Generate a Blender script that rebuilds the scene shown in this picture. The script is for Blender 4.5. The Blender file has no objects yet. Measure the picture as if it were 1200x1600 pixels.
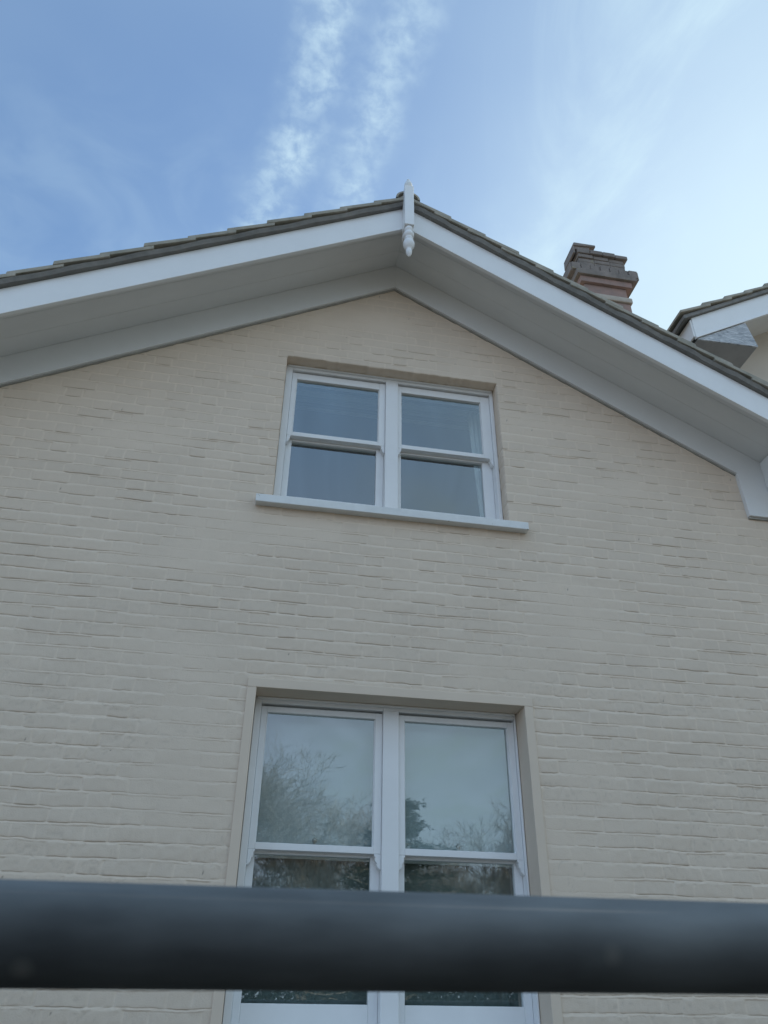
import bpy, bmesh, math, random
import numpy as np
from mathutils import Matrix, Vector
R = math.radians
sc = bpy.context.scene
col = sc.collection

# ------------------------------------------------------------------ camera
EYE = (-0.785, -4.168, 1.65)
cd = bpy.data.cameras.new('camera'); cam = bpy.data.objects.new('camera', cd); col.objects.link(cam)
cd.sensor_fit = 'VERTICAL'; cd.sensor_height = 36; cd.sensor_width = 27
cd.lens = 1206 / 1600 * 36
cam.matrix_world = Matrix(((0.98399411, -0.10513872, -0.14387996, EYE[0]),
                           (-0.17787555, -0.53072336, -0.82866942, EYE[1]),
                           (0.01076478, 0.84099855, -0.54093027, EYE[2]), (0, 0, 0, 1)))
cd.clip_start = 0.02; cd.clip_end = 3000
cd.dof.use_dof = True; cd.dof.focus_distance = 5.6; cd.dof.aperture_fstop = 12.0
sc.camera = cam

# ------------------------------------------------------------------ exposure
sc.view_settings.view_transform = 'Standard'; sc.view_settings.look = 'None'
sc.view_settings.gamma = 1; sc.view_settings.use_curve_mapping = False
sc.view_settings.exposure = 1.10
sc.cycles.use_denoising = True

# ------------------------------------------------------------------ sun + sky
SUN_AZ, SUN_EL = 50.0, 38.0           # degrees clockwise from +Y, above the horizon
ld = bpy.data.lights.new('sun', 'SUN'); sun = bpy.data.objects.new('sun', ld); col.objects.link(sun)
ld.energy = 3.0; ld.angle = R(0.5); ld.color = (1, .95, .87)
sd = Vector((math.cos(R(SUN_EL)) * math.sin(R(SUN_AZ)), math.cos(R(SUN_EL)) * math.cos(R(SUN_AZ)), math.sin(R(SUN_EL))))
sun.rotation_euler = sd.to_track_quat('Z', 'Y').to_euler()
sun.location = (20, 20, 30)

W = bpy.data.worlds.new('World'); sc.world = W; W.use_nodes = True
nt = W.node_tree; N = nt.nodes; L = nt.links; N.clear()
def wn(t, **k):
    n = N.new(t)
    for a, b in k.items(): setattr(n, a, b)
    return n
def wm(op, a, b=None, c=None, clamp=False):
    n = wn('ShaderNodeMath', operation=op); n.use_clamp = clamp
    for i, v in enumerate((a, b, c)):
        if v is None: continue
        if isinstance(v, (int, float)): n.inputs[i].default_value = v
        else: L.new(v, n.inputs[i])
    return n.outputs[0]
sky = wn('ShaderNodeTexSky', sky_type='NISHITA'); sky.sun_disc = False
sky.sun_elevation = R(SUN_EL); sky.sun_rotation = R(SUN_AZ); sky.altitude = 50
sky.air_density = 1.0; sky.dust_density = 1.0; sky.ozone_density = 4.0
tc = wn('ShaderNodeTexCoord'); sep = wn('ShaderNodeSeparateXYZ'); L.new(tc.outputs['Generated'], sep.inputs[0])
zz = wm('MAXIMUM', sep.outputs[2], 0.08)
px = wm('DIVIDE', sep.outputs[0], zz); py = wm('DIVIDE', sep.outputs[1], zz)     # the cloud layer, seen as a flat sheet overhead
cmb = wn('ShaderNodeCombineXYZ'); L.new(px, cmb.inputs[0]); L.new(py, cmb.inputs[1])
def wnoise(scale, detail=4, rough=.6, dist=0, off=(0, 0, 0), sc_=(1, 1, 1), rot=0):
    mp = wn('ShaderNodeMapping'); mp.inputs['Location'].default_value = off; mp.inputs['Scale'].default_value = sc_
    mp.inputs['Rotation'].default_value = (0, 0, rot)
    L.new(cmb.outputs[0], mp.inputs[0])
    n = wn('ShaderNodeTexNoise'); n.inputs['Scale'].default_value = scale; n.inputs['Detail'].default_value = detail
    n.inputs['Roughness'].default_value = rough; n.inputs['Distortion'].default_value = dist
    L.new(mp.outputs[0], n.inputs['Vector']); return n.outputs['Fac']
def smooth(v, a, b):
    n = wn('ShaderNodeMapRange'); n.interpolation_type = 'SMOOTHSTEP'; L.new(v, n.inputs['Value'])
    n.inputs['From Min'].default_value = a; n.inputs['From Max'].default_value = b; return n.outputs[0]
wob = wm('MULTIPLY', wm('SUBTRACT', wnoise(22, 3), .5), .030)
fine = wnoise(42, 5, .58, 0.2)
mid_ = wnoise(16, 3, .5, .3, (7, 2, 0))
big = wnoise(9, 3, .5, 0, (3, 1, 0))
def streak(centre, width, soft):
    d = wm('ABSOLUTE', wm('SUBTRACT', wm('ADD', px, wob), centre))
    edge = wm('SUBTRACT', 1, smooth(d, width, soft))
    return wm('MULTIPLY', edge, wm('MULTIPLY', wm('ADD', .25, wm('MULTIPLY', smooth(fine, .30, .72), .75)), wm('ADD', .35, wm('MULTIPLY', smooth(mid_, .3, .65), .65))))
# A: x = a + b y + c y^2 ; B: straight
yA = wm('SUBTRACT', py, .45)
cA = wm('ADD', .006, wm('MULTIPLY', wm('MULTIPLY', yA, yA), -.716))
sA = wm('MULTIPLY', streak(cA, .000, .060), wm('MULTIPLY', wm('SUBTRACT', 1, smooth(py, .70, .98)), smooth(py, .1, .3)))
cB = wm('ADD', .168, wm('MULTIPLY', py, -.149))
sB = wm('MULTIPLY', streak(cB, .000, .056), wm('MULTIPLY', wm('SUBTRACT', 1, smooth(py, .74, .98)), smooth(py, .1, .3)))
st = wm('ADD', wm('MULTIPLY', sA, .60), wm('MULTIPLY', sB, .56))
st = wm('MULTIPLY', st, wm('ADD', .45, wm('MULTIPLY', big, 1.0)))
# thin veil and wisps that thicken towards +X
wis = wm('MULTIPLY', smooth(wnoise(3.2, 6, .62, 1.2, (1.3, .4, 0), (1, .55, 1), .5), .42, .78), smooth(px, -.1, .75))
veil = wm('ADD', wm('MULTIPLY', smooth(wnoise(1.3, 3, .5, .6, (5, 2, 0)), .3, .75), .10), wm('MULTIPLY', smooth(px, .0, .72), wm('ADD', .34, wm('MULTIPLY', wnoise(4.5, 5, .55, .8, (2, 6, 0)), .3))))
veil = wm('ADD', veil, wm('MULTIPLY', wm('MULTIPLY', smooth(py, .5, .75), smooth(wnoise(7, 4, .55, .5, (9, 3, 0)), .35, .7)), .10))
veil = wm('ADD', veil, .09)
mask = wm('ADD', wm('ADD', st, wm('MULTIPLY', wis, .55)), veil, clamp=True)
cloudc = wn('ShaderNodeRGB'); cloudc.outputs[0].default_value = (3.2, 4.2, 4.7, 1)
# the open sky, with its glow round the sun softened by high haze
def vm(op, a, b):
    n = wn('ShaderNodeVectorMath', operation=op)
    for i, v in enumerate((a, b)):
        if isinstance(v, tuple): n.inputs[i].default_value = v
        else: L.new(v, n.inputs[i])
    return n.outputs[0]
skb = vm('MULTIPLY', sky.outputs[0], (.80, 1.02, 1.26))
skb = vm('DIVIDE', skb, vm('ADD', vm('MULTIPLY', skb, (.150, .125, .112)), (1, 1, 1)))
# bright even haze over the half of the sky that faces the house
hz = wm('MULTIPLY', smooth(wm('MULTIPLY', sep.outputs[1], -1), -.25, .55), .85)
hzm = wn('ShaderNodeMixRGB', blend_type='MIX'); L.new(hz, hzm.inputs[0]); L.new(skb, hzm.inputs[1]); hup = wn('ShaderNodeMixRGB', blend_type='MIX'); L.new(smooth(sep.outputs[2], .25, .8), hup.inputs[0])
hup.inputs[1].default_value = (4.35, 5.3, 6.9, 1); hup.inputs[2].default_value = (1.95, 3.65, 5.9, 1)
hn = vm('MULTIPLY', hup.outputs[0], (1, 1, 1)); hn_ = wn('ShaderNodeVectorMath', operation='SCALE'); L.new(hn, hn_.inputs[0]); L.new(wm('ADD', .86, wm('MULTIPLY', smooth(wnoise(2.6, 5, .6, 1.0, (4, 4, 0), (1, .6, 1), .7), .35, .75), .30)), hn_.inputs['Scale'])
L.new(hn_.outputs[0], hzm.inputs[2])
skb = hzm.outputs[0]
mix = wn('ShaderNodeMixRGB', blend_type='MIX'); L.new(mask, mix.inputs[0])
L.new(skb, mix.inputs[1]); L.new(cloudc.outputs[0], mix.inputs[2])
bg = wn('ShaderNodeBackground'); L.new(mix.outputs[0], bg.inputs[0]); bg.inputs[1].default_value = 0.10
wo = wn('ShaderNodeOutputWorld'); L.new(bg.outputs[0], wo.inputs[0])

# ------------------------------------------------------------------ materials
def mat(name, base, rough=.6, metal=0, spec=.5, var=0, vscale=3, vcol=None, bump=0, bscale=60, bdist=.002, shade_grime=None, stretch=(1, 1, 1), speck=None, tone=False):
    m = bpy.data.materials.new(name); m.use_nodes = True; t = m.node_tree; n = t.nodes; l = t.links
    p = n['Principled BSDF']; p.inputs['Base Color'].default_value = (*base, 1); p.inputs['Roughness'].default_value = rough
    p.inputs['Metallic'].default_value = metal; p.inputs['Specular IOR Level'].default_value = spec
    tcn = n.new('ShaderNodeTexCoord'); mp = n.new('ShaderNodeMapping'); mp.inputs['Scale'].default_value = stretch
    l.new(tcn.outputs['Object'], mp.inputs[0])
    c = None
    if var or vcol:
        no = n.new('ShaderNodeTexNoise'); no.inputs['Scale'].default_value = vscale; no.inputs['Detail'].default_value = 6; no.inputs['Roughness'].default_value = .65
        l.new(mp.outputs[0], no.inputs['Vector'])
        rp = n.new('ShaderNodeValToRGB'); rp.color_ramp.elements[0].position = .32; rp.color_ramp.elements[1].position = .7
        dk = vcol or tuple(x * (1 - var) for x in base)
        rp.color_ramp.elements[0].color = (*dk, 1); rp.color_ramp.elements[1].color = (*base, 1)
        l.new(no.outputs['Fac'], rp.inputs[0]); c = rp.outputs[0]
    if speck:
        no = n.new('ShaderNodeTexNoise'); no.inputs['Scale'].default_value = speck[0]; no.inputs['Detail'].default_value = 3
        l.new(mp.outputs[0], no.inputs['Vector'])
        rp = n.new('ShaderNodeValToRGB'); rp.color_ramp.elements[0].position = speck[1]; rp.color_ramp.elements[1].position = speck[1] + .06
        l.new(no.outputs['Fac'], rp.inputs[0])
        mx = n.new('ShaderNodeMixRGB'); l.new(rp.outputs[0], mx.inputs[0])
        if c is not None: l.new(c, mx.inputs[1])
        else: mx.inputs[1].default_value = (*base, 1)
        mx.inputs[2].default_value = (*speck[2], 1); c = mx.outputs[0]
    if shade_grime:
        at = n.new('ShaderNodeAttribute'); at.attribute_name = 'shade_grime'
        mx = n.new('ShaderNodeMixRGB'); l.new(at.outputs['Fac'], mx.inputs[0])
        if c is not None: l.new(c, mx.inputs[1])
        else: mx.inputs[1].default_value = (*base, 1)
        mx.inputs[2].default_value = (*shade_grime, 1); c = mx.outputs[0]
    if tone:
        at = n.new('ShaderNodeAttribute'); at.attribute_name = 'tone'
        mu = n.new('ShaderNodeVectorMath'); mu.operation = 'SCALE'
        l.new(c, mu.inputs[0]); l.new(at.outputs['Fac'], mu.inputs['Scale']); c = mu.outputs[0]
    if c is not None: l.new(c, p.inputs['Base Color'])
    if bump:
        nb = n.new('ShaderNodeTexNoise'); nb.inputs['Scale'].default_value = bscale; nb.inputs['Detail'].default_value = 5; nb.inputs['Roughness'].default_value = .6
        l.new(mp.outputs[0], nb.inputs['Vector'])
        b = n.new('ShaderNodeBump'); b.inputs['Strength'].default_value = bump; b.inputs['Distance'].default_value = bdist
        l.new(nb.outputs['Fac'], b.inputs['Height']); l.new(b.outputs[0], p.inputs['Normal'])
    return m
M = {}
M['wall'] = mat('masonry_paint', (.71, .592, .476), .75, spec=.25, var=.07, vscale=2.2, bump=.6, bscale=130, bdist=.002, shade_grime=(.22, .19, .16), tone=True)
M['render'] = mat('painted_render', (.68, .567, .456), .7, spec=.25, var=.05, vscale=4, bump=.2, bscale=90, bdist=.001)
M['render2'] = mat('painted_render_cream', (.60, .53, .45), .8, spec=.2, var=.08, vscale=2, bump=.3, bscale=50)
M['white'] = mat('white_gloss_paint', (.80, .80, .80), .38, spec=.4, var=.05, vscale=5, bump=.08, bscale=120, bdist=.0006)
M['white2'] = mat('white_eaves_paint', (.74, .74, .73), .5, spec=.35, var=.06, vscale=2.5, bump=.08, bscale=60, bdist=.001, stretch=(1, 3, 1))
M['sillpaint'] = mat('white_sill_paint', (.76, .77, .76), .5, spec=.35, var=.14, vscale=7, bump=.15, bscale=70, bdist=.001, speck=(26, .70, (.45, .43, .38)))
M['tile'] = mat('grey_roof_tile', (.44, .40, .335), .85, spec=.2, vcol=(.25, .24, .20), vscale=7, bump=.6, bscale=45, bdist=.004, speck=(40, .66, (.24, .23, .17)))
M['mortar'] = mat('dark_verge_mortar', (.25, .24, .22), .9, spec=.2, vcol=(.16, .155, .145), vscale=9, bump=.6, bscale=60, bdist=.004)
M['brick'] = mat('sooty_red_brick', (.36, .235, .20), .85, spec=.2, vcol=(.25, .19, .17), vscale=9, bump=.5, bscale=50, bdist=.005)
M['soot'] = mat('soot_blackened_brick', (.28, .235, .21), .9, spec=.2, vcol=(.17, .15, .135), vscale=6, bump=.6, bscale=40, bdist=.005, speck=(11, .64, (.26, .23, .18)))
M['stone'] = mat('pale_chimney_stone', (.50, .43, .36), .85, vcol=(.34, .29, .24), vscale=6, bump=.4, bscale=40, bdist=.004)
M['pot'] = mat('weathered_clay', (.26, .21, .18), .8, vcol=(.15, .13, .12), vscale=8, bump=.4, bscale=40, bdist=.004)
M['ground'] = mat('gravel_ground', (.22, .20, .165), .95, spec=.1, vcol=(.13, .12, .10), vscale=1.5, bump=.8, bscale=30, bdist=.02)
M['bark'] = mat('bark', (.34, .31, .25), .9, spec=.1, vcol=(.22, .20, .165), vscale=4)
M['needle'] = mat('cedar_needles', (.14, .18, .125), .8, spec=.1, vcol=(.08, .11, .08), vscale=1.2)
M['hedge'] = mat('hedge_leaves', (.14, .17, .10), .8, spec=.1, vcol=(.08, .10, .06), vscale=3)
M['friezeshade'] = mat('grey_painted_shade', (.42, .41, .38), .7, spec=.2, var=.3, vscale=12)  # grey for the painted shade strip below the frieze
M['fillcloth'] = mat('grey_green_fill_cloth', (.20, .23, .22), .9, spec=.1, var=.1, vscale=5)
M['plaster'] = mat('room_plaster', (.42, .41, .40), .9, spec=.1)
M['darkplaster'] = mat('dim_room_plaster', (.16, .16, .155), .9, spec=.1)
M['curtain'] = mat('sheer_curtain_cloth', (.62, .63, .62), .9, spec=.1, var=.06, vscale=6)
M['blind'] = mat('pale_roller_blind', (.46, .50, .50), .9, spec=.1, var=.03, vscale=3)
M['chrome'] = mat('brushed_nickel', (.45, .43, .40), .3, metal=1)
M['lead'] = mat('grey_lead', (.17, .18, .19), .6, spec=.3, var=.3, vscale=6)
# scaffold tube: weathered galvanised steel, with skylight painted into its top
def steel():
    m = bpy.data.materials.new('weathered_galvanised_steel_toplit'); m.use_nodes = True; t = m.node_tree; n = t.nodes; l = t.links
    p = n['Principled BSDF']; p.inputs['Metallic'].default_value = .12; p.inputs['Roughness'].default_value = .8
    tcn = n.new('ShaderNodeTexCoord'); mp = n.new('ShaderNodeMapping'); mp.inputs['Scale'].default_value = (.25, 1, 1)
    l.new(tcn.outputs['Object'], mp.inputs[0])
    a = n.new('ShaderNodeTexNoise'); a.inputs['Scale'].default_value = 34; a.inputs['Detail'].default_value = 6; l.new(mp.outputs[0], a.inputs['Vector'])
    b = n.new('ShaderNodeTexNoise'); b.inputs['Scale'].default_value = 9; b.inputs['Detail'].default_value = 3; l.new(tcn.outputs['Object'], b.inputs['Vector'])
    ad = n.new('ShaderNodeMath'); ad.operation = 'ADD'; l.new(a.outputs['Fac'], ad.inputs[0]); l.new(b.outputs['Fac'], ad.inputs[1])
    rp = n.new('ShaderNodeValToRGB'); e = rp.color_ramp.elements
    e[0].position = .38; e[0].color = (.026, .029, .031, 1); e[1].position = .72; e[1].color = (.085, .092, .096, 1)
    mu = n.new('ShaderNodeMath'); mu.operation = 'MULTIPLY'; mu.inputs[1].default_value = .5; l.new(ad.outputs[0], mu.inputs[0]); l.new(mu.outputs[0], rp.inputs[0])
    v = n.new('ShaderNodeTexVoronoi'); v.inputs['Scale'].default_value = 19; l.new(tcn.outputs['Object'], v.inputs['Vector'])
    vr = n.new('ShaderNodeMapRange'); vr.inputs['From Min'].default_value = .14; vr.inputs['From Max'].default_value = .02; l.new(v.outputs['Distance'], vr.inputs['Value'])
    mx = n.new('ShaderNodeMixRGB'); l.new(vr.outputs[0], mx.inputs[0]); l.new(rp.outputs[0], mx.inputs[1]); mx.inputs[2].default_value = (.09, .09, .085, 1)
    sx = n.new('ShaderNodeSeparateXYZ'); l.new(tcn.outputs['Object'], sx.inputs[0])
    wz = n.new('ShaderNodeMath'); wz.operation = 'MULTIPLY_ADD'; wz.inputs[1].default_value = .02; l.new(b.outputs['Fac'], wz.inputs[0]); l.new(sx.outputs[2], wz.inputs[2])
    wr_ = n.new('ShaderNodeMapRange'); wr_.interpolation_type = 'SMOOTHSTEP'; wr_.inputs['From Min'].default_value = -.004; wr_.inputs['From Max'].default_value = .034; l.new(wz.outputs[0], wr_.inputs['Value'])  # paler upper side: light from above put into the tube's colour
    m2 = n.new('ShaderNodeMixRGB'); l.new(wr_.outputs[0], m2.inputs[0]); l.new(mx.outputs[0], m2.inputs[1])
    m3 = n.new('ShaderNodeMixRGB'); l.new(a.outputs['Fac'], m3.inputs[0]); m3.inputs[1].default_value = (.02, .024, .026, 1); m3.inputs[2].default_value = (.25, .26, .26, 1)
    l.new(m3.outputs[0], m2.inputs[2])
    l.new(m2.outputs[0], p.inputs['Base Color'])
    bu = n.new('ShaderNodeBump'); bu.inputs['Strength'].default_value = .25; bu.inputs['Distance'].default_value = .0006; l.new(a.outputs['Fac'], bu.inputs['Height']); l.new(bu.outputs[0], p.inputs['Normal'])
    return m
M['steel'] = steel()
def glass(name, ior, tint):
    m = bpy.data.materials.new(name); m.use_nodes = True; t = m.node_tree; n = t.nodes; l = t.links; n.clear()
    o = n.new('ShaderNodeOutputMaterial'); mx = n.new('ShaderNodeMixShader'); fr = n.new('ShaderNodeFresnel'); fr.inputs['IOR'].default_value = ior
    tr = n.new('ShaderNodeBsdfTransparent'); tr.inputs[0].default_value = (*tint, 1)
    g = n.new('ShaderNodeBsdfGlossy'); g.inputs['Roughness'].default_value = .010; g.inputs[0].default_value = (.93, .98, 1, 1)
    tcn = n.new('ShaderNodeTexCoord'); no = n.new('ShaderNodeTexNoise'); no.inputs['Scale'].default_value = 2.2; no.inputs['Detail'].default_value = 1
    l.new(tcn.outputs['Object'], no.inputs['Vector'])
    b = n.new('ShaderNodeBump'); b.inputs['Strength'].default_value = .12; b.inputs['Distance'].default_value = .004; l.new(no.outputs['Fac'], b.inputs['Height'])
    l.new(b.outputs[0], g.inputs['Normal']); ge = n.new('ShaderNodeNewGeometry'); iv = n.new('ShaderNodeMath'); iv.operation = 'SUBTRACT'; iv.inputs[0].default_value = 1; l.new(ge.outputs['Backfacing'], iv.inputs[1])
    mu = n.new('ShaderNodeMath'); mu.operation = 'MULTIPLY'; l.new(fr.outputs[0], mu.inputs[0]); l.new(iv.outputs[0], mu.inputs[1])
    l.new(mu.outputs[0], mx.inputs[0]); l.new(tr.outputs[0], mx.inputs[1]); l.new(g.outputs[0], mx.inputs[2]); l.new(mx.outputs[0], o.inputs[0])
    return m
M['glass'] = glass('double_glazing', 2.6, (.88, .92, .92))

# ------------------------------------------------------------------ helpers
def empty(name, loc=(0, 0, 0), label=None, cat=None, group=None, parent=None):
    o = bpy.data.objects.new(name, None); o.location = loc; col.objects.link(o); o.parent = parent
    if label: tag(o, label, cat, group)
    return o
def tag(o, label=None, cat=None, group=None, kind=None):
    if label: o['label'] = label
    if cat: o['category'] = cat
    if group: o['group'] = group
    if kind: o['kind'] = kind
    return o
class MB:
    def __init__(s): s.v = []; s.f = []; s.m = []
    def box(s, x0, x1, y0, y1, z0, z1, mi=0):
        b = len(s.v)
        s.v += [(x, y, z) for z in (z0, z1) for y in (y0, y1) for x in (x0, x1)]
        for q in ((0, 2, 3, 1), (4, 5, 7, 6), (0, 1, 5, 4), (2, 6, 7, 3), (0, 4, 6, 2), (1, 3, 7, 5)):
            s.f.append([b + i for i in q]); s.m.append(mi)
        return s
    def prism(s, poly, y0, y1, mi=0):           # poly in x,z, counter-clockwise seen from -Y
        b = len(s.v); n = len(poly)
        s.v += [(x, y0, z) for x, z in poly] + [(x, y1, z) for x, z in poly]
        s.f.append([b + i for i in range(n)]); s.m.append(mi)
        s.f.append([b + n + i for i in reversed(range(n))]); s.m.append(mi)
        for i in range(n):
            j = (i + 1) % n
            s.f.append([b + j, b + i, b + n + i, b + n + j]); s.m.append(mi)
        return s
    def hexa(s, pts, mi=0):                     # 8 points ordered like box()
        b = len(s.v); s.v += [tuple(p) for p in pts]
        for q in ((0, 2, 3, 1), (4, 5, 7, 6), (0, 1, 5, 4), (2, 6, 7, 3), (0, 4, 6, 2), (1, 3, 7, 5)):
            s.f.append([b + i for i in q]); s.m.append(mi)
        return s
    def lathe(s, prof, cx, cy, n=24, mi=0):     # prof: (r,z) from bottom to top
        b = len(s.v)
        for r, z in prof:
            for k in range(n):
                a = 2 * math.pi * k / n; s.v.append((cx + r * math.cos(a), cy + r * math.sin(a), z))
        for i in range(len(prof) - 1):
            for k in range(n):
                k2 = (k + 1) % n
                s.f.append([b + i * n + k, b + i * n + k2, b + (i + 1) * n + k2, b + (i + 1) * n + k]); s.m.append(mi)
        s.f.append([b + k for k in reversed(range(n))]); s.m.append(mi)
        s.f.append([b + (len(prof) - 1) * n + k for k in range(n)]); s.m.append(mi)
        return s
    def build(s, name, mats, parent=None, bevel=0, smooth=False, seg=2):
        me = bpy.data.meshes.new(name); me.from_pydata(s.v, [], s.f); me.update()
        if not isinstance(mats, (list, tuple)): mats = [mats]
        for m in mats: me.materials.append(m)
        me.polygons.foreach_set('material_index', s.m)
        if smooth: me.polygons.foreach_set('use_smooth', [True] * len(s.f))
        o = bpy.data.objects.new(name, me); col.objects.link(o); o.parent = parent
        if bevel:
            md = o.modifiers.new('bevel', 'BEVEL'); md.width = bevel; md.segments = seg; md.limit_method = 'ANGLE'; md.angle_limit = R(40)
            me.polygons.foreach_set('use_smooth', [True] * len(s.f))
            wd = o.modifiers.new('wn', 'WEIGHTED_NORMAL'); wd.keep_sharp = True
        return o
Z0 = 1.65            # camera-height datum: measured heights are given above the eye
S = 0.566            # roof pitch (rise over run), from the photo's rakes

# ================================================================== GROUND
g = MB(); g.box(-400, 400, -400, 400, -.3, 0); go = g.build('ground', M['ground']); go['kind'] = 'structure'

# ================================================================== HOUSE
house = empty('house', (0, 0, 0), 'cream painted brick gable house with white bargeboards, finial and two paired sash windows', 'house')

# ---- the brick wall: one relief sheet laid course by course (Flemish bond), openings left out
rng = np.random.RandomState(7)
def vnoise(x, z, sx, sz, seed):
    r = np.random.RandomState(seed); T = r.rand(256, 256).astype(np.float32)
    u = x / sx + 1000; v = z / sz + 1000
    i = np.floor(u).astype(int); j = np.floor(v).astype(int); fu = u - i; fv = v - j
    fu = fu * fu * (3 - 2 * fu); fv = fv * fv * (3 - 2 * fv)
    a = T[i & 255, j & 255]; b = T[(i + 1) & 255, j & 255]; c = T[i & 255, (j + 1) & 255]; d = T[(i + 1) & 255, (j + 1) & 255]
    return (a * (1 - fu) + b * fu) * (1 - fv) + (c * (1 - fu) + d * fu) * fv
WX0, WX1 = -3.6, 3.3
UO = (-.787, .788, 2.76, 3.977)     # upper opening x0,x1,z0,z1 (above eye)
LO = (-.762, .778, -.62, 1.483)     # lower opening
C = .075
zb = 1.481 - C * 44                 # a bed joint passes 1.481
rows = []
offs = [0, .0025, .005, .0075, .0098, .0112, .014, .022, .036, .050, .062, .068, .072]
k = 0
while zb + k * C < 5.05:
    rows += [(zb + k * C + o) for o in offs]; k += 1
rows = np.array(rows)
for e in (UO[2], UO[3], LO[2], LO[3]):
    i = np.argmin(abs(rows - e)); rows[i] = e
xs = np.arange(WX0, WX1, .0058)
for e in (UO[0], UO[1], LO[0], LO[1]):
    i = np.argmin(abs(xs - e)); xs[i] = e
xs = np.sort(xs)
X, Zr = np.meshgrid(xs, rows)
kk = np.floor((Zr - zb) / C + 1e-6).astype(int); off = (Zr - zb) - kk * C
per = .3375; sh = .012 * (vnoise(X, Zr, 9, .075, 6) - .5) + np.where(kk % 2 == 0, 0.0, .169) + (np.random.RandomState(3).rand(400)[kk] - .5) * .03
xw = X + .004 * (vnoise(X, Zr, .3, .075, 5) - .5)
u = (xw - sh - WX0 + 10 * per) / per; pi_ = np.floor(u).astype(int); fr = (u - pi_) * per
st_ = fr < .225
bi = (pi_ * 2 + (~st_)) % 512
dv = np.where(st_, np.minimum(fr, .225 - fr), np.minimum(fr - .225, per - fr))      # distance from a perpend
rt = np.random.RandomState(11).rand(400, 512)
rb = rt[kk, bi]; rb2 = np.random.RandomState(12).rand(400, 512)[kk, bi]; rb3 = np.random.RandomState(13).rand(400, 512)[kk, bi]
low = 1 / (1 + np.exp((Zr - 1.9) / .35))             # rougher, thicker old paint low on the wall
h = (rb - .5) * .0034 + (rb2 - .5) * .0045 * (off / C - .5) * 2
pat = vnoise(X, Zr, .16, .05, 21); pat2 = vnoise(X, Zr, .9, .5, 22); pat3 = vnoise(X, Zr, .045, .03, 25)
openj = np.clip((pat * .5 + pat2 * .35 + (rb3 - .5) * 1.1 + (pat3 - .5) * .6 - .40) * 2.2, 0, 1)
openj *= .25 + .75 * np.clip((dv - .004) / .012, 0, 1)
patch = np.exp(-(((X + 2.35) / .45) ** 2 + ((Zr - 2.05) / .22) ** 2))                  # deep raked joints, left of the wall
openj = np.clip(openj * (1 - .35 * low) + patch * (pat3 * 1.2), 0, 1)
jd = .0017 + openj * .0040 + patch * .0028
joint = np.clip(off / .0098, 0, 1) ** 1.5 * (off <= .0099)
h = np.where(off <= .0099, h * .4 - joint * jd, h)
# rounded lower and upper arris of each brick
h -= np.where(off > .0099, .0012 * np.exp(-(off - .0105) / .004), 0)
h -= np.where(off > .0099, .0010 * np.exp(-(C - off) / .004), 0)
pf = np.clip((vnoise(X, Zr, .10, .075, 31) + (rb3 - .5) * .5 - .35) * 2, 0, 1)
h -= np.where(off > .0099, np.exp(-(dv / .0045) ** 2) * (.0009 + .0026 * pf ** 2), 0)
h += (vnoise(X, Zr, .03, .02, 41) - .5) * (.0010 + .0012 * low) + (vnoise(X, Zr, .25, .15, 42) - .5) * .003 + (vnoise(X, Zr, .013, .008, 43) - .5) * (.0005 + .0008 * low)
# flaked ridges of old paint
rg = vnoise(X, Zr, .11, .028, 51) + .5 * (vnoise(X, Zr, .035, .012, 52) - .5); ridge = np.exp(-((rg - .62) / .035) ** 2)
h -= ridge * low * .0016 * (vnoise(X, Zr, .4, .2, 53) > .45)
# filler smears where bricks were made good
sm = np.clip((vnoise(X, Zr, .55, .28, 61) - .66) * 6, 0, 1)
h = h * (1 - .55 * sm) + sm * .0008
gr = np.clip(joint * np.clip(openj * 1.3 - .25, 0, 1), 0, 1) * (1 - sm) * .45  # recess shade painted into the open joints, together with dirt
gr = np.maximum(gr, np.clip(ridge * low * .16 * (vnoise(X, Zr, .4, .2, 53) > .55), 0, 1))
injoint = np.maximum((off <= .0112) * 1.0, np.exp(-(dv / .0055) ** 2))
tone = .955 + (rb2 - .5) * .055 + (vnoise(X, Zr, .02, .02, 91) - .5) * .02
tone = tone * (1 - injoint) + injoint * (1.020 + .05 * (vnoise(X, Zr, .2, .08, 92) - .5)); tone = tone * (1 - sm) + sm * .99
pits = rng.rand(*X.shape) < .00010; gr = np.where(pits, .8, gr); h = np.where(pits, h - .003, h)
# course lines wander a little, but stay true at the openings
def edist(o): 
    dx = np.maximum(np.maximum(o[0] - X, X - o[1]), 0); dz = np.maximum(np.maximum(o[2] - Zr, Zr - o[3]), 0); return np.hypot(dx, dz)
dm = np.clip(np.minimum(edist(UO), edist(LO)) / .05, 0, 1)
Zw = Zr + dm * (.008 * (vnoise(X, Zr, .24, .075, 71) - .5) + (.0028 + .002 * low) * (vnoise(X, Zr, .06, .075, 72) - .5) + .002 * (vnoise(X, Zr, .02, .03, 73) - .5))
Xw = X.copy()
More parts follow.
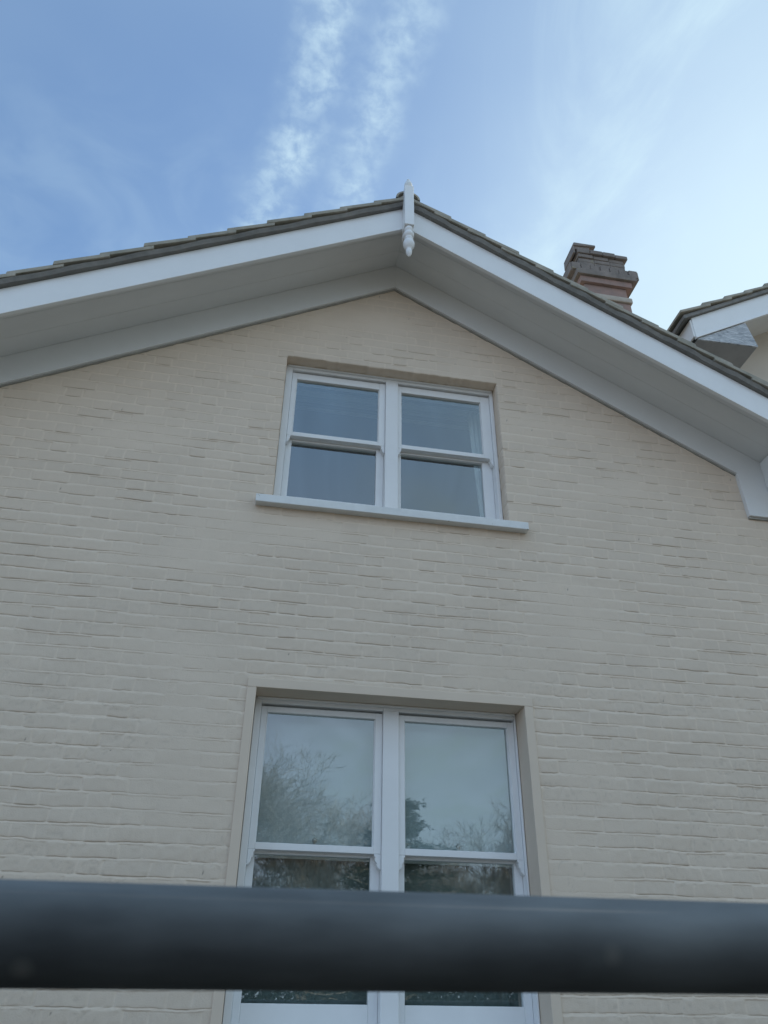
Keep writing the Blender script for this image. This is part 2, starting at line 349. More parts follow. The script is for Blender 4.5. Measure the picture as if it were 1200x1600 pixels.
# knocked arrises round the upper opening
for (e, s_) in ((UO[0], 1), (UO[1], -1)):
    sel = np.abs(X - e) < .0005; inz = (Zr > UO[2] - .02) & (Zr < UO[3] + .02)
    Xw = np.where(sel & inz, X + s_ * (vnoise(X, Zr, .1, .018, 81) - .5) * .007, Xw)
sel = (np.abs(Zr - UO[3]) < .0005) & (X > UO[0]) & (X < UO[1]); Zw = np.where(sel, Zr + (vnoise(X, Zr, .03, .1, 82) - .5) * .010, Zw)
nx, nz = len(xs), len(rows)
P = np.stack([Xw, -h, Zw + Z0], -1).reshape(-1, 3)
xc = (xs[:-1] + xs[1:]) / 2; zc = (rows[:-1] + rows[1:]) / 2
XC, ZC = np.meshgrid(xc, zc)
keep = np.ones(XC.shape, bool)
for o in (UO, LO): keep &= ~((XC > o[0]) & (XC < o[1]) & (ZC > o[2]) & (ZC < o[3]))
keep &= ZC < 4.90 - S * np.abs(XC)
idx = np.arange(nx * nz).reshape(nz, nx)
Q = np.stack([idx[:-1, :-1], idx[:-1, 1:], idx[1:, 1:], idx[1:, :-1]], -1)[keep]
extra_v = []; extra_q = []
def skirt(ids, depth, flip):
    b = len(P) + len(extra_v)
    for n_ in range(5):
        for i in ids:
            p = P[i]; t = (n_ + 1) / 5; extra_v.append((p[0], p[1] * (1 - t) + t * depth, p[2]))
    prev = list(ids)
    for n_ in range(5):
        cur = [b + n_ * len(ids) + q for q in range(len(ids))]
        for q in range(len(ids) - 1):
            qd = (prev[q], prev[q + 1], cur[q + 1], cur[q]); extra_q.append(qd[::-1] if flip else qd)
        prev = cur
def ring(o, depth):
    i0 = int(np.argmin(abs(xs - o[0]))); i1 = int(np.argmin(abs(xs - o[1]))); j0 = int(np.argmin(abs(rows - o[2]))); j1 = int(np.argmin(abs(rows - o[3])))
    skirt([idx[j, i0] for j in range(j0, j1 + 1)], depth, True); skirt([idx[j, i1] for j in range(j0, j1 + 1)], depth, False)
    skirt([idx[j1, i] for i in range(i0, i1 + 1)], depth, True); skirt([idx[j0, i] for i in range(i0, i1 + 1)], depth, False)
ring(UO, .30)
V = np.vstack([P, np.array(extra_v)]); Q = np.vstack([Q, np.array(extra_q)])
used = np.zeros(len(V), bool); used[Q.ravel()] = True; remap = np.cumsum(used) - 1
tnv = np.concatenate([tone.ravel(), np.full(len(extra_v), .97)])[used]; grv = np.concatenate([gr.ravel(), np.zeros(len(extra_v))])[used]; V = V[used]; Q = remap[Q]
me = bpy.data.meshes.new('brick_wall'); me.vertices.add(len(V)); me.vertices.foreach_set('co', V.astype(np.float32).ravel())
me.loops.add(len(Q) * 4); me.loops.foreach_set('vertex_index', Q.astype(np.int32).ravel())
me.polygons.add(len(Q)); me.polygons.foreach_set('loop_start', np.arange(0, len(Q) * 4, 4, dtype=np.int32)); me.polygons.foreach_set('loop_total', np.full(len(Q), 4, np.int32))
me.polygons.foreach_set('use_smooth', np.ones(len(Q), bool))
at = me.attributes.new('shade_grime', 'FLOAT', 'POINT'); at.data.foreach_set('value', grv.astype(np.float32))
at = me.attributes.new('tone', 'FLOAT', 'POINT'); at.data.foreach_set('value', tnv.astype(np.float32))
me.update(calc_edges=True); me.materials.append(M['wall'])
wall = bpy.data.objects.new('brick_wall', me); col.objects.link(wall); wall.parent = house
del P, V, Q, X, Zr
# plain parts of the house shell that the picture does not look at
sh_ = MB()
zlo = 0; zt = zb + Z0 + .002
sh_.box(-3.6, 3.3, .004, .30, 0, zt)                         # below the relief sheet
sh_.box(-4.6, -3.59, .004, .30, 0, 2.35 + Z0)
for x0, x1 in ((-4.3, -4.0), (3.0, 3.3)): sh_.box(x0, x1, .32, 5, 0, 3.0 + Z0)
sh_.box(-4.3, 3.3, 5.02, 5.3, 0, 3.0 + Z0)
sh_.box(-3.99, 2.99, .32, 5, 2.05 + Z0, 2.2 + Z0)              # upper floor
sh_.build('side_wall', M['render'], house)

# ---- frieze board against the wall
def rake(x, z_ap): return z_ap - S * abs(x) + Z0
fr_ = MB()
fb, ft = 4.845, 5.10
XE = 2.594            # where the frieze drops to the eaves
fr_.prism([(-4.6, rake(4.6, fb)), (0, fb + Z0), (0, ft + Z0), (-4.6, rake(4.6, ft))], -.032, .004)
fr_.prism([(0, fb + Z0), (XE, rake(XE, fb)), (2.60, 3.005 + Z0), (3.35, 3.005 + Z0), (3.35, rake(3.35, ft)), (0, ft + Z0)], -.032, .004)
fr_.build('frieze_board', M['white2'], house, bevel=.003)
sb = MB()  # dark strip added under the frieze, its shade line put into colour
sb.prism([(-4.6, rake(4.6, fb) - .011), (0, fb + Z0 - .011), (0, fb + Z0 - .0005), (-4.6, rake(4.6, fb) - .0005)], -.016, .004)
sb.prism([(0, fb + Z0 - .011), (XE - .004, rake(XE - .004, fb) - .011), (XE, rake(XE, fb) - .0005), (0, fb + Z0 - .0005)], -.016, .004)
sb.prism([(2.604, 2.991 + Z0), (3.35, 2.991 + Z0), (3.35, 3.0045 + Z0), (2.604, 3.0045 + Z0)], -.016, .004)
sb.build('painted_shade_line', M['friezeshade'], house)
# ---- soffit: three boards running up each rake
D = -.50; TB = .022
so = MB()
def soffit_side(sgn, xend):
    ys = [(-.471, -.3500), (-.3492, -.1850), (-.1842, -.033)]
    for y0, y1 in ys:
        a = 5.095 + Z0; 
        x1 = sgn * xend
        lo = [(0, a), (x1, a - S * xend)]
        p = [(0, y0, a), (x1, y0, a - S * xend), (0, y1, a), (x1, y1, a - S * xend)]
        q = [(x, y, z + .012) for x, y, z in p]
        if sgn < 0: p = [p[1], p[0], p[3], p[2]]; q = [q[1], q[0], q[3], q[2]]
        so.hexa(p + q)
soffit_side(-1, 4.6); soffit_side(1, 3.3)
so.build('soffit', M['white2'], house, bevel=.002)
bk = MB()
for sgn, xe in ((-1, 4.6), (1, 3.3)):
    a = 5.125 + Z0
    p = [(0, -.49, a), (sgn * xe, -.49, a - S * xe), (0, .3, a), (sgn * xe, .3, a - S * xe)]; q = [(x, y, z + .02) for x, y, z in p]
    if sgn < 0: p = [p[1], p[0], p[3], p[2]]; q = [q[1], q[0], q[3], q[2]]
    bk.hexa(p + q)
bk.build('soffit_backing', M['lead'], house)
# ---- bargeboards
bb, bt = 4.966, 5.207
for sgn, xe in ((-1, 4.6), (1, 3.12)):
    b = MB()
    if sgn < 0: b.prism([(-xe, rake(xe, bb)), (-.001, bb + Z0), (-.001, bt + Z0), (-xe, rake(xe, bt))], D, D + .028)
    else: b.prism([(.001, bb + Z0), (xe, rake(xe, bb)), (xe, rake(xe, bt)), (.001, bt + Z0)], D, D + .028)
    b.build('bargeboard', M['white'], house, bevel=.003)
# ---- box end at the right eaves
be = MB()
be.prism([(2.805, 3.205 + Z0), (3.15, 3.205 + Z0), (3.15, rake(3.15, 5.08)), (2.805, rake(2.805, 5.08))], D + .032, -.034)
be.build('eaves_box', M['white2'], house, bevel=.003)
# ---- roof: verge bedding, lapped tiles, ridge
rf = MB(); random.seed(4)
GA = .2565
NT = 15
for sgn, nn in ((-1, 18), (1, 13)):
    for r_ in range(nn):
        # course r_: from x = r_*GA .. (r_+1)*GA + lap
        xa = max(0.02, r_ * GA - .05); xb = (r_ + 1) * GA + (.085 if sgn > 0 else .01)
        for c_ in range(18):
            y0 = -.552 + c_ * .30 + (random.uniform(-.004, .004) if c_ == 0 else 0); y1 = y0 + .297
            ja = random.uniform(-.003, .003); jb = random.uniform(-.005, .005); jt = random.uniform(-.002, .003)
            za = 5.247 - S * xa + Z0 + jt; zb_ = 5.247 - S * xb + Z0 + .030 + jt
            th = .035
            p = [(xa, y0, za), (xb + jb, y0, zb_ + ja), (xa, y1, za), (xb + jb, y1, zb_ + ja)]
            q = [(x, y, z + th) for x, y, z in p]
            if sgn < 0:
                p = [(-x, y, z) for x, y, z in p]; q = [(-x, y, z) for x, y, z in q]
                p = [p[1], p[0], p[3], p[2]]; q = [q[1], q[0], q[3], q[2]]
            rf.hexa(p + q)
roof = rf.build('roof', M['tile'], house, bevel=.003, seg=1)
uc = MB()
for sgn, xe in ((-1, 4.6), (1, 3.35)):
    n_ = 60; pts = []
    for i in range(n_):
        xa = xe * i / n_; xb = xe * (i + 1) / n_
        w = lambda x: .004 * math.sin(x * 17 + sgn) + .003 * math.sin(x * 41)
        for part in (0,):
            p = [(xa, D - .030 + w(xa), 5.2095 - S * xa + Z0), (xb, D - .030 + w(xb), 5.2095 - S * xb + Z0), (xa, .3, 5.2095 - S * xa + Z0), (xb, .3, 5.2095 - S * xb + Z0)]
            q = [(x, y, z + .036) for x, y, z in p]; q[0] = (q[0][0], q[0][1] - .012, q[0][2]); q[1] = (q[1][0], q[1][1] - .012, q[1][2])
            if sgn < 0:
                p = [(-x, y, z) for x, y, z in p]; q = [(-x, y, z) for x, y, z in q]
                p = [p[1], p[0], p[3], p[2]]; q = [q[1], q[0], q[3], q[2]]
            uc.hexa(p + q)
uc.build('verge_bedding', M['mortar'], roof)
rd = MB()
for c_ in range(12):
    y0 = -.555 + c_ * .45; y1 = y0 + .44; b = len(rd.v); n_ = 14
    for (y, dr) in ((y0, .012), (y0 + .03, .012), (y0 + .031, 0), (y1, 0)):
        for rr in (.078 + dr, .064 + dr):
            for i in range(n_ + 1):
                a = math.pi * i / n_; rd.v.append((rr * math.cos(a) * 1.05, y, 5.250 + Z0 + rr * math.sin(a)))
    w = n_ + 1
    for s_ in range(3):
        for i in range(n_):
            o1 = b + s_ * 2 * w; o2 = o1 + 2 * w
            rd.f.append([o1 + i, o1 + i + 1, o2 + i + 1, o2 + i]); rd.m.append(0)
            rd.f.append([o1 + w + i + 1, o1 + w + i, o2 + w + i, o2 + w + i + 1]); rd.m.append(0)
    for i in range(n_):
        rd.f.append([b + i + 1, b + i, b + w + i, b + w + i + 1]); rd.m.append(0)
rd.lathe([(.062, -.54), (.062, 3.0)], 0, 0, 20)
bb_ = len(rd.v) - 40
for i in range(bb_, len(rd.v)):
    x, y, z = rd.v[i]; rd.v[i] = (x, z, 5.250 + Z0 + y)
rd.build('ridge_tile', M['tile'], roof, smooth=False)
# ---- finial
fi = empty('finial', (0, 0, 0), parent=house)
pm = MB(); yc = -.562
pm.box(-.036, .036, yc - .037, D - .002, 4.885 + Z0, 5.352 + Z0)
pm.box(-.030, .030, D - .001, D + .05, 4.86 + Z0, 5.20 + Z0)
pm.build('post', M['white'], fi, bevel=.004)
t = MB(); z_ = 5.352 + Z0
t.lathe([(.026, z_ - .002), (.026, z_ + .016), (.030, z_ + .026), (.032, z_ + .044), (.030, z_ + .062), (.023, z_ + .082), (.014, z_ + .094), (.011, z_ + .100), (.013, z_ + .108), (.012, z_ + .118), (.003, z_ + .126)], 0, yc + .000, 24)
t.build('turned_cap', M['sillpaint'], fi, smooth=True)
t = MB(); z_ = 4.885 + Z0
prof = [(0, .026), (-.008, .030), (-.022, .034), (-.036, .032), (-.044, .026), (-.052, .026), (-.060, .033), (-.074, .040), (-.090, .040), (-.104, .033), (-.110, .027), (-.118, .027), (-.124, .032), (-.132, .034), (-.140, .031), (-.146, .028),
        (-.156, .035), (-.172, .042), (-.192, .043), (-.212, .038), (-.228, .029), (-.238, .021), (-.246, .019), (-.258, .023), (-.276, .023), (-.294, .018), (-.312, .009), (-.320, .002)]
t.lathe([(r, z_ + dz) for dz, r in prof][::-1], 0, yc, 28)
t.build('turned_pendant', M['white'], fi, smooth=True)

# ---- windows
def bars(mb, x0, x1, z0, z1, wl, wr, wb, wt, y0, y1):
    """a rectangular ring of four members, butted"""
    mb.box(x0, x0 + wl, y0, y1, z0 + Z0, z1 + Z0); mb.box(x1 - wr, x1, y0, y1, z0 + Z0, z1 + Z0)
    mb.box(x0 + wl, x1 - wr, y0 + .0004, y1, z1 - wt + Z0, z1 + Z0); mb.box(x0 + wl, x1 - wr, y0 + .0004, y1, z0 + Z0, z0 + wb + Z0)
def horn(mb, x, z, sgn, y0, y1, s=1.0):
    """ogee sash horn hanging below a meeting rail; x = outer side, sgn points to the glass"""
    prof = [(0, 0), (.040, 0), (.038, -.010), (.031, -.016), (.034, -.026), (.030, -.038), (.022, -.046), (.024, -.056), (.018, -.068), (.008, -.076), (0, -.080)]
    pts = [(x + sgn * a * s, z + b * s + Z0) for a, b in prof]
    if sgn > 0: pts = pts[::-1]
    mb.prism(pts, y0, y1)
def window(name_label, O, fy, cxm, inL, inR, head, top, meet, bot, gl, rail_t, dz_under, sash_step=.045, zbot=None):
    """O opening; fy front plane of the box frame; inL/inR inner edges; head = underside of frame head;
       gl = (upper-left x0,x1, upper-right x0,x1) glass edges"""
    zb0 = zbot
    w = MB()
    mL, mR = cxm - .046, cxm + .046
    yb = fy + .17
    w.box(O[0] + .003, inL, fy, yb, zb0 + Z0, top + Z0); w.box(inR, O[1] - .003, fy, yb, zb0 + Z0, top + Z0)
    w.box(mL, mR, fy - .001, yb, zb0 + Z0, head + Z0)
    w.box(inL, mL, fy + .001, yb, head + Z0, top + Z0); w.box(mR, inR, fy + .001, yb, head + Z0, top + Z0)
    w.box(mL, mR, fy + .0005, yb, head + Z0, top + Z0)
    # scotia and back lining
    w.box(inL, mL, fy + .09, yb, zb0 + Z0 - .0, zb0 + .03 + Z0); w.box(mR, inR, fy + .09, yb, zb0 + Z0, zb0 + .03 + Z0)
    wo_ = w.build('window', M['white'], house, bevel=.003)
    wo_['label'] = name_label
    for (a, b, g0, g1, s_) in ((inL, mL, gl[0], gl[1], 0), (mR, inR, gl[2], gl[3], 1)):
        # upper sash, outer track
        y0 = fy + .018; y1 = y0 + .042
        u_ = MB()
        bars(u_, a + .001, b - .001, meet - rail_t, head - .012, g0 - a, b - g1, rail_t, head - .012 - bot['ut'], y0, y1)
        # glazing bead
        u_.box(g0, g0 + .006, y0 + .010, y1 - .004, meet + Z0, bot['ut'] + Z0); u_.box(g1 - .006, g1, y0 + .010, y1 - .004, meet + Z0, bot['ut'] + Z0)
        horn(u_, a + .001, meet - rail_t, 1, y0 + .001, y1 - .001, bot.get('horn', .8)); horn(u_, b - .001, meet - rail_t, -1, y0 + .001, y1 - .001, bot.get('horn', .8))
        uo = u_.build('sash', M['white'], wo_, bevel=.0022)
        pn = MB(); pn.box(g0 - .004, g1 + .004, y0 + .020, y0 + .026, meet - .004 + Z0, bot['ut'] + .004 + Z0); pn.build('pane', M['glass'], wo_)
        # lower sash, inner track
        y0 = fy + .018 + sash_step; y1 = y0 + .042
        l_ = MB()
        bars(l_, a + .001, b - .001, zb0 + .002, meet - .002, g0 - a + .006, b - g1 + .006, bot['lb'] - zb0, rail_t + .012, y0, y1)
        # parting bead
        l_.build('sash', M['white'], wo_, bevel=.0022)
        pn = MB(); pn.box(g0 + .002, g1 - .002, y0 + .020, y0 + .026, bot['lb'] - .004 + Z0, meet - rail_t - .008 + Z0); pn.build('pane', M['glass'], wo_)
        cm = (a + b) / 2
        ct = MB(); ct.lathe([(.010, meet + Z0), (.010, meet + .006 + Z0), (.005, meet + .010 + Z0), (.006, meet + .018 + Z0), (.012, meet + .024 + Z0), (.013, meet + .032 + Z0), (.009, meet + .040 + Z0), (.002, meet + .043 + Z0)], cm + .0, fy + .018 + sash_step + .022, 16)
        ct.build('sash_fastener', M['chrome'], wo_, smooth=True)
    return wo_
uw = window('upper paired sash window close under the gable, without blinds', UO, .095, .004, -.737, .758, 3.942, 3.977,
            3.382, dict(ut=3.872, lb=2.868, horn=.75), (-.702, -.088, .076, .689), .034, .04, zbot=2.80)
lw = window('lower paired sash window with pale blinds drawn behind its upper panes', LO, .150, .022, -.722, .764, 1.450, 1.483,
            .718, dict(ut=1.405, lb=.012, horn=.95), (-.689, -.066, .103, .726), .034, .04, zbot=-.16)
# head bead lines
for (w_, O, fy) in ((uw, UO, .095), (lw, LO, .150)):
    m_ = MB(); m_.box(O[0] + .012, O[1] - .012, fy - .014, fy - .0005, O[3] - .013 + Z0, O[3] - .001 + Z0); m_.build('head_bead', M['white'], w_, bevel=.003)
# sills
sl = MB()
x0, x1 = -.890, .902; zt = 2.722 + Z0; zbm = 2.666 + Z0
sl.hexa([(x0, -.060, zbm), (x1, -.060, zbm), (x0, .02, zbm + .004), (x1, .02, zbm + .004), (x0, -.060, zt), (x1, -.060, zt), (x0, .02, zt + .012), (x1, .02, zt + .012)])
sl.hexa([(UO[0] + .004, .0205, zbm + .004), (UO[1] - .004, .0205, zbm + .004), (UO[0] + .004, .20, zbm + .004), (UO[1] - .004, .20, zbm + .004), (UO[0] + .004, .0205, zt + .012), (UO[1] - .004, .0205, zt + .012), (UO[0] + .004, .20, zt + .086), (UO[1] - .004, .20, zt + .086)])
sl.build('sill', M['sillpaint'], uw, bevel=.004)
sl = MB()
sl.box(-.93, .95, -.065, .02, -.30 + Z0, -.215 + Z0); sl.box(LO[0] + .03, LO[1] - .03, .0205, .34, -.30 + Z0, -.170 + Z0)
sl.build('sill', M['sillpaint'], lw, bevel=.004)
# surround of the lower window: flat raised render band with smooth reveals
sr = MB(); bw = .052
a0, a1, zt1 = LO[0], LO[1], LO[3]; zs = -.2145
def srbox(x0, x1, y0, y1, z0, z1): sr.box(x0, x1, y0, y1, z0 + Z0, z1 + Z0)
srbox(a0 - bw, a0, -.0095, .34, zs, zt1 + .0); srbox(a1, a1 + bw, -.0095, .34, zs, zt1)
srbox(a0 - bw, a1 + bw, -.0095, .34, zt1 + .0, zt1 + bw)
sr.build('window_surround', M['render'], house, bevel=.003)

# ---- rooms behind the glass (dark, unlit)
def room(x0, x1, y0, y1, z0, z1, m, name='room_lining', cornice=True):
    r_ = MB(); t_ = .04; z0 += Z0; z1 += Z0
    r_.box(x0, x1, y0, y1, z1, z1 + t_); r_.box(x0, x1, y0, y1, z0 - t_, z0)
    r_.box(x0 - t_, x0, y0, y1, z0 - t_, z1 + t_); r_.box(x1, x1 + t_, y0, y1, z0 - t_, z1 + t_); r_.box(x0 - t_, x1 + t_, y1, y1 + t_, z0 - t_, z1 + t_)
    # inner face of the front wall round the window
    return r_
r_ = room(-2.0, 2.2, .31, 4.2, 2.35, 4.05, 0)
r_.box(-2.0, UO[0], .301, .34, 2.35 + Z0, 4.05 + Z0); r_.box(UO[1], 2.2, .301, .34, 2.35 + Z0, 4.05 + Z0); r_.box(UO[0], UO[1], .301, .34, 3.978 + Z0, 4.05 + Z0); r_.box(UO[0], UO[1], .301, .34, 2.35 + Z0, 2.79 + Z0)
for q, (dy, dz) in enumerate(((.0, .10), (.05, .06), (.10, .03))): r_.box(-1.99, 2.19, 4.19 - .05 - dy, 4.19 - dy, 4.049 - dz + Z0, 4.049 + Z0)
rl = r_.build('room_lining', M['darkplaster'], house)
cn = MB()
for ya, yb_, zz_ in ((.342, .40, .085), (.401, .425, .05), (.50, .53, .03), (.62, .64, .02)): cn.box(-1.95, 2.15, ya, yb_, 4.0495 - zz_ + Z0, 4.0495 + Z0)
cn.build('cornice', M['plaster'], rl)
r_ = room(-2.0, 2.2, .35, 4.0, -1.0, 1.75, 0)
r_.box(-2.0, LO[0], .345, .38, -1 + Z0, 1.75 + Z0); r_.box(LO[1], 2.2, .345, .38, -1 + Z0, 1.75 + Z0); r_.box(LO[0], LO[1], .345, .38, 1.484 + Z0, 1.75 + Z0); r_.box(LO[0], LO[1], .345, .38, -1 + Z0, -.21 + Z0)
r_.build('room_lining', M['plaster'], house)

# ---- chimney on the roof behind the right rake
ch = empty('chimney', (0, 0, 0), parent=house)
CX0, CX1, CY = 2.235, 2.748, 1.0          # neck front face (x shifted to the house centre), front plane
def cbox(x0, x1, y0, y1, z0, z1, name, m, bev=.008):
    c = MB(); c.box(x0, x1, y0, y1, z0 + Z0, z1 + Z0); return c
c = MB(); c.box(2.27, 2.748, 1.0, 1.66, 3.2 + Z0, 6.328 + Z0)
c.build('lower_stack', M['brick'], ch, bevel=.006)
c = MB(); c.box(2.248, 2.770, .978, 1.68, 6.329 + Z0, 6.405 + Z0); c.build('string_course', M['stone'], ch, bevel=.012)
c = MB(); c.box(2.262, 2.738, 1.01, 1.65, 6.406 + Z0, 6.565 + Z0); c.build('neck', M['brick'], ch, bevel=.006)
c = MB(); c.box(2.215, 2.80, .975, 1.68, 6.566 + Z0, 6.650 + Z0, 1); c.box(2.175, 2.855, .945, 1.71, 6.651 + Z0, 6.735 + Z0, 0); c.box(2.125, 2.915, .99, 1.76, 6.736 + Z0, 6.86 + Z0, 0)
for q in range(7): c.box(2.14 + q * .11, 2.235 + q * .11, .972 + .006 * (q % 3), .992, 6.745 + Z0, 6.850 + Z0, 0)
c.build('corbel', [M['soot'], M['brick']], ch, bevel=.008)
c = MB(); random.seed(5)
for q in range(3):
    for k_ in range(3):
        xa = 2.250 + k_ * .182 + (0 if q % 2 else -.006); c.box(xa, xa + .177, 1.0 + random.uniform(-.008, .008), 1.3, 6.863 + q * .060 + Z0, 6.918 + q * .060 + Z0)
c.box(2.262, 2.784, 1.012, 1.70, 6.861 + Z0, 7.038 + Z0)
for k_ in range(4):
    xa = 2.240 + k_ * .148; c.box(xa, xa + .144, .978 + random.uniform(-.008, .008), 1.72, 7.040 + Z0, 7.098 + random.uniform(-.006, .014) + Z0)
c.build('cap_courses', M['soot'], ch, bevel=.008)
c = MB(); c.box(2.225, 2.40, 1.0, 1.23, 7.105 + Z0, 7.185 + Z0)
c.hexa([(2.195, .985, 7.150 + Z0), (2.470, .985, 7.178 + Z0), (2.195, 1.26, 7.150 + Z0), (2.470, 1.26, 7.178 + Z0), (2.215, .985, 7.205 + Z0), (2.470, .985, 7.208 + Z0), (2.215, 1.26, 7.205 + Z0), (2.470, 1.26, 7.208 + Z0)])
c.hexa([(2.190, .99, 7.03 + Z0), (2.218, .99, 7.03 + Z0), (2.190, 1.255, 7.03 + Z0), (2.218, 1.255, 7.03 + Z0), (2.197, .99, 7.149 + Z0), (2.222, .99, 7.149 + Z0), (2.197, 1.255, 7.149 + Z0), (2.222, 1.255, 7.149 + Z0)])
c.build('chimney_hood', M['pot'], ch, bevel=.008)

# ================================================================== NEIGHBOURING GABLE
nb = empty('neighbouring_house', (0, 0, 0), 'taller cream rendered house behind at right, gable with a boxed bargeboard end', 'house')
NY = .60                                   # barge plane
NX = 3.10                                  # left end of its bargeboard (house-centred x)
def nz(x, z0): return z0 + S * (x - NX) + Z0
NB, NTp = 5.505, 5.775
AP = NX + 3.6
def rakeboard(z_lo, z_hi, y0, y1, x0=NX, x1=AP):
    m = MB()
    m.prism([(x0, nz(x0, z_lo)), (x1, nz(x1, z_lo)), (x1, nz(x1, z_hi)), (x0, nz(x0, z_hi))], y0, y1)
    xr = 2 * AP - x0
    m.prism([(x1, nz(x1, z_lo)), (xr, nz(x0, z_lo)), (xr, nz(x0, z_hi)), (x1, nz(x1, z_hi))], y0, y1)
    return m
rakeboard(NB, NTp, NY, NY + .03).build('bargeboard', M['white'], nb, bevel=.003)
rakeboard(NB - .006, NB + .018, NY - .012, NY - .0005).build('bargeboard_bead', M['white'], nb, bevel=.002)
rakeboard(NB + .10, NB + .12, NY + .031, NY + .50).build('soffit', M['white2'], nb)
w = MB(); w.prism([(NX + .30, 0), (2 * AP - NX - .3, 0), (2 * AP - NX - .3, nz(NX + .3, NB + .10)), (AP, nz(AP, NB + .10)), (NX + .30, nz(NX + .3, NB + .10))], NY + .50, NY + 6)
w.build('wall', M['render2'], nb)
# boxed end: triangular weathered panel, flush with the barge
bx = MB(); bx.prism([(NX + .010, NB - .012 + Z0), (NX + .655, NB + .008 + Z0), (NX + .60, nz(NX + .60, NB - .008)), (NX + .02, nz(NX + .02, NB - .008))], NY + .020, NY + .49, 1)
bx.prism([(NX + .012, NB - .014 + Z0), (NX + .660, NB + .006 + Z0), (NX + .602, nz(NX + .602, NB - .009)), (NX + .02, nz(NX + .02, NB - .009))], NY + .003, NY + .0195)
# box body darkened to paint in its underside shade; weathered grain on the front
M['shadedboard'] = mat('white_board_painted_shade', (.40, .40, .41), .7, spec=.2, vcol=(.30, .30, .31), vscale=3)
def grainwood():
    m = mat('weathered_white_board', (.74, .75, .76), .6, spec=.3, vcol=(.20, .22, .25), vscale=5, bump=.9, bscale=9, bdist=.01, stretch=(1.6, 1, 9))
    for n in m.node_tree.nodes:
        if n.type == 'TEX_NOISE': n.inputs['Distortion'].default_value = 1.5
    return m
bx.build('boxed_eave_end', [grainwood(), M['shadedboard']], nb, bevel=.004)
fs = MB(); fs.prism([(NX - .022, NB + .02 + Z0), (NX - .002, NB + .02 + Z0), (NX - .002, NTp - .02 + Z0), (NX - .022, NTp - .035 + Z0)], NY + .005, NY + 6)
fs.build('fascia', M['white2'], nb)
rf = MB(); random.seed(9)
for sgn in (-1, 1):
    for r_ in range(15):
        s0 = -.13 + r_ * .27; s1 = s0 + .36
        for c_ in range(20):
            y0 = NY - .05 + c_ * .30 + (random.uniform(-.006, .006) if c_ == 0 else 0); y1 = y0 + .297
            j = random.uniform(-.005, .005); j2 = random.uniform(-.008, .008)
            xa, xb = NX + s0, min(NX + s1, AP)
            za = NTp + .046 + S * (xa - NX) + Z0 + .030 + j; zb_ = NTp + .046 + S * (xb - NX) + Z0
            p = [(xa + j2, y0, za), (xb, y0, zb_), (xa + j2, y1, za), (xb, y1, zb_)]; q = [(x, y, z + .036) for x, y, z in p]
            if sgn > 0:
                p = [(2 * AP - x, y, z) for x, y, z in p]; q = [(2 * AP - x, y, z) for x, y, z in q]; p = [p[1], p[0], p[3], p[2]]; q = [q[1], q[0], q[3], q[2]]
            rf.hexa(p + q)
nr = rf.build('roof', M['tile'], nb, bevel=.005, seg=1)
m = rakeboard(NTp + .003, NTp + .046, NY - .030, NY + 6, NX - .10); m.build('verge_bedding', M['mortar'], nr)

# ================================================================== CURTAIN, BLINDS (inside, hung behind the glass)
def pleats(x0, x1, y, z0, z1, n, amp, name, m, lean=0):
    c = MB(); nxp = n * 8; nzp = 8
    for j in range(nzp + 1):
        for i in range(nxp + 1):
            t_ = i / nxp; v_ = j / nzp
            c.v.append((x0 + (x1 - x0) * t_ + lean * (1 - v_) * (1 - t_), y + amp * math.sin(t_ * n * 2 * math.pi + .6 * math.sin(v_ * 3)), z0 + (z1 - z0) * v_ + Z0))
    for j in range(nzp):
        for i in range(nxp):
            a = j * (nxp + 1) + i; c.f.append([a, a + 1, a + nxp + 2, a + nxp + 1]); c.m.append(0)
    o = c.build(name, m, smooth=True)
    md = o.modifiers.new('cloth', 'SOLIDIFY'); md.thickness = .002
    return o
cu = pleats(.655, .83, .34, 2.82, 3.96, 5, .014, 'curtain', M['curtain'], .06)
tag(cu, 'white sheer curtain hanging inside the right edge of the upper window', 'curtain')
cl = pleats(-.715, .755, .31, -.15, .69, 22, .003, 'curtain', M['fillcloth'])  # unseen cloth, added to lift and even the tone of the lower panes
tag(cl, 'added dull grey green cloth evening the tone behind the lower sashes of the lower window', 'curtain')
for (x0, x1, lb) in ((-.715, -.035, 'pale roller blind drawn behind the left half of the lower window'), (.080, .755, 'pale roller blind drawn behind the right half of the lower window')):
    e = empty('roller_blind', ((x0 + x1) / 2, .27, 1.46 + Z0), lb, 'blind', 'roller blinds in the lower window')
    b = MB(); b.box(x0 - (x0 + x1) / 2, x1 - (x0 + x1) / 2, -.001, .001, -.775, -.02); b.build('blind_cloth', M['blind'], e)
    b = MB(); b.lathe([(.017, x0 - (x0 + x1) / 2), (.017, x1 - (x0 + x1) / 2)], 0, 0, 16)
    b.v = [(z, y + .017, -.005 - x) for x, y, z in b.v]; b.build('roller', M['blind'], e)
    b = MB(); b.box(x0 - (x0 + x1) / 2, x1 - (x0 + x1) / 2, -.007, .007, -.80, -.776); b.build('bottom_bar', M['white'], e, bevel=.003)

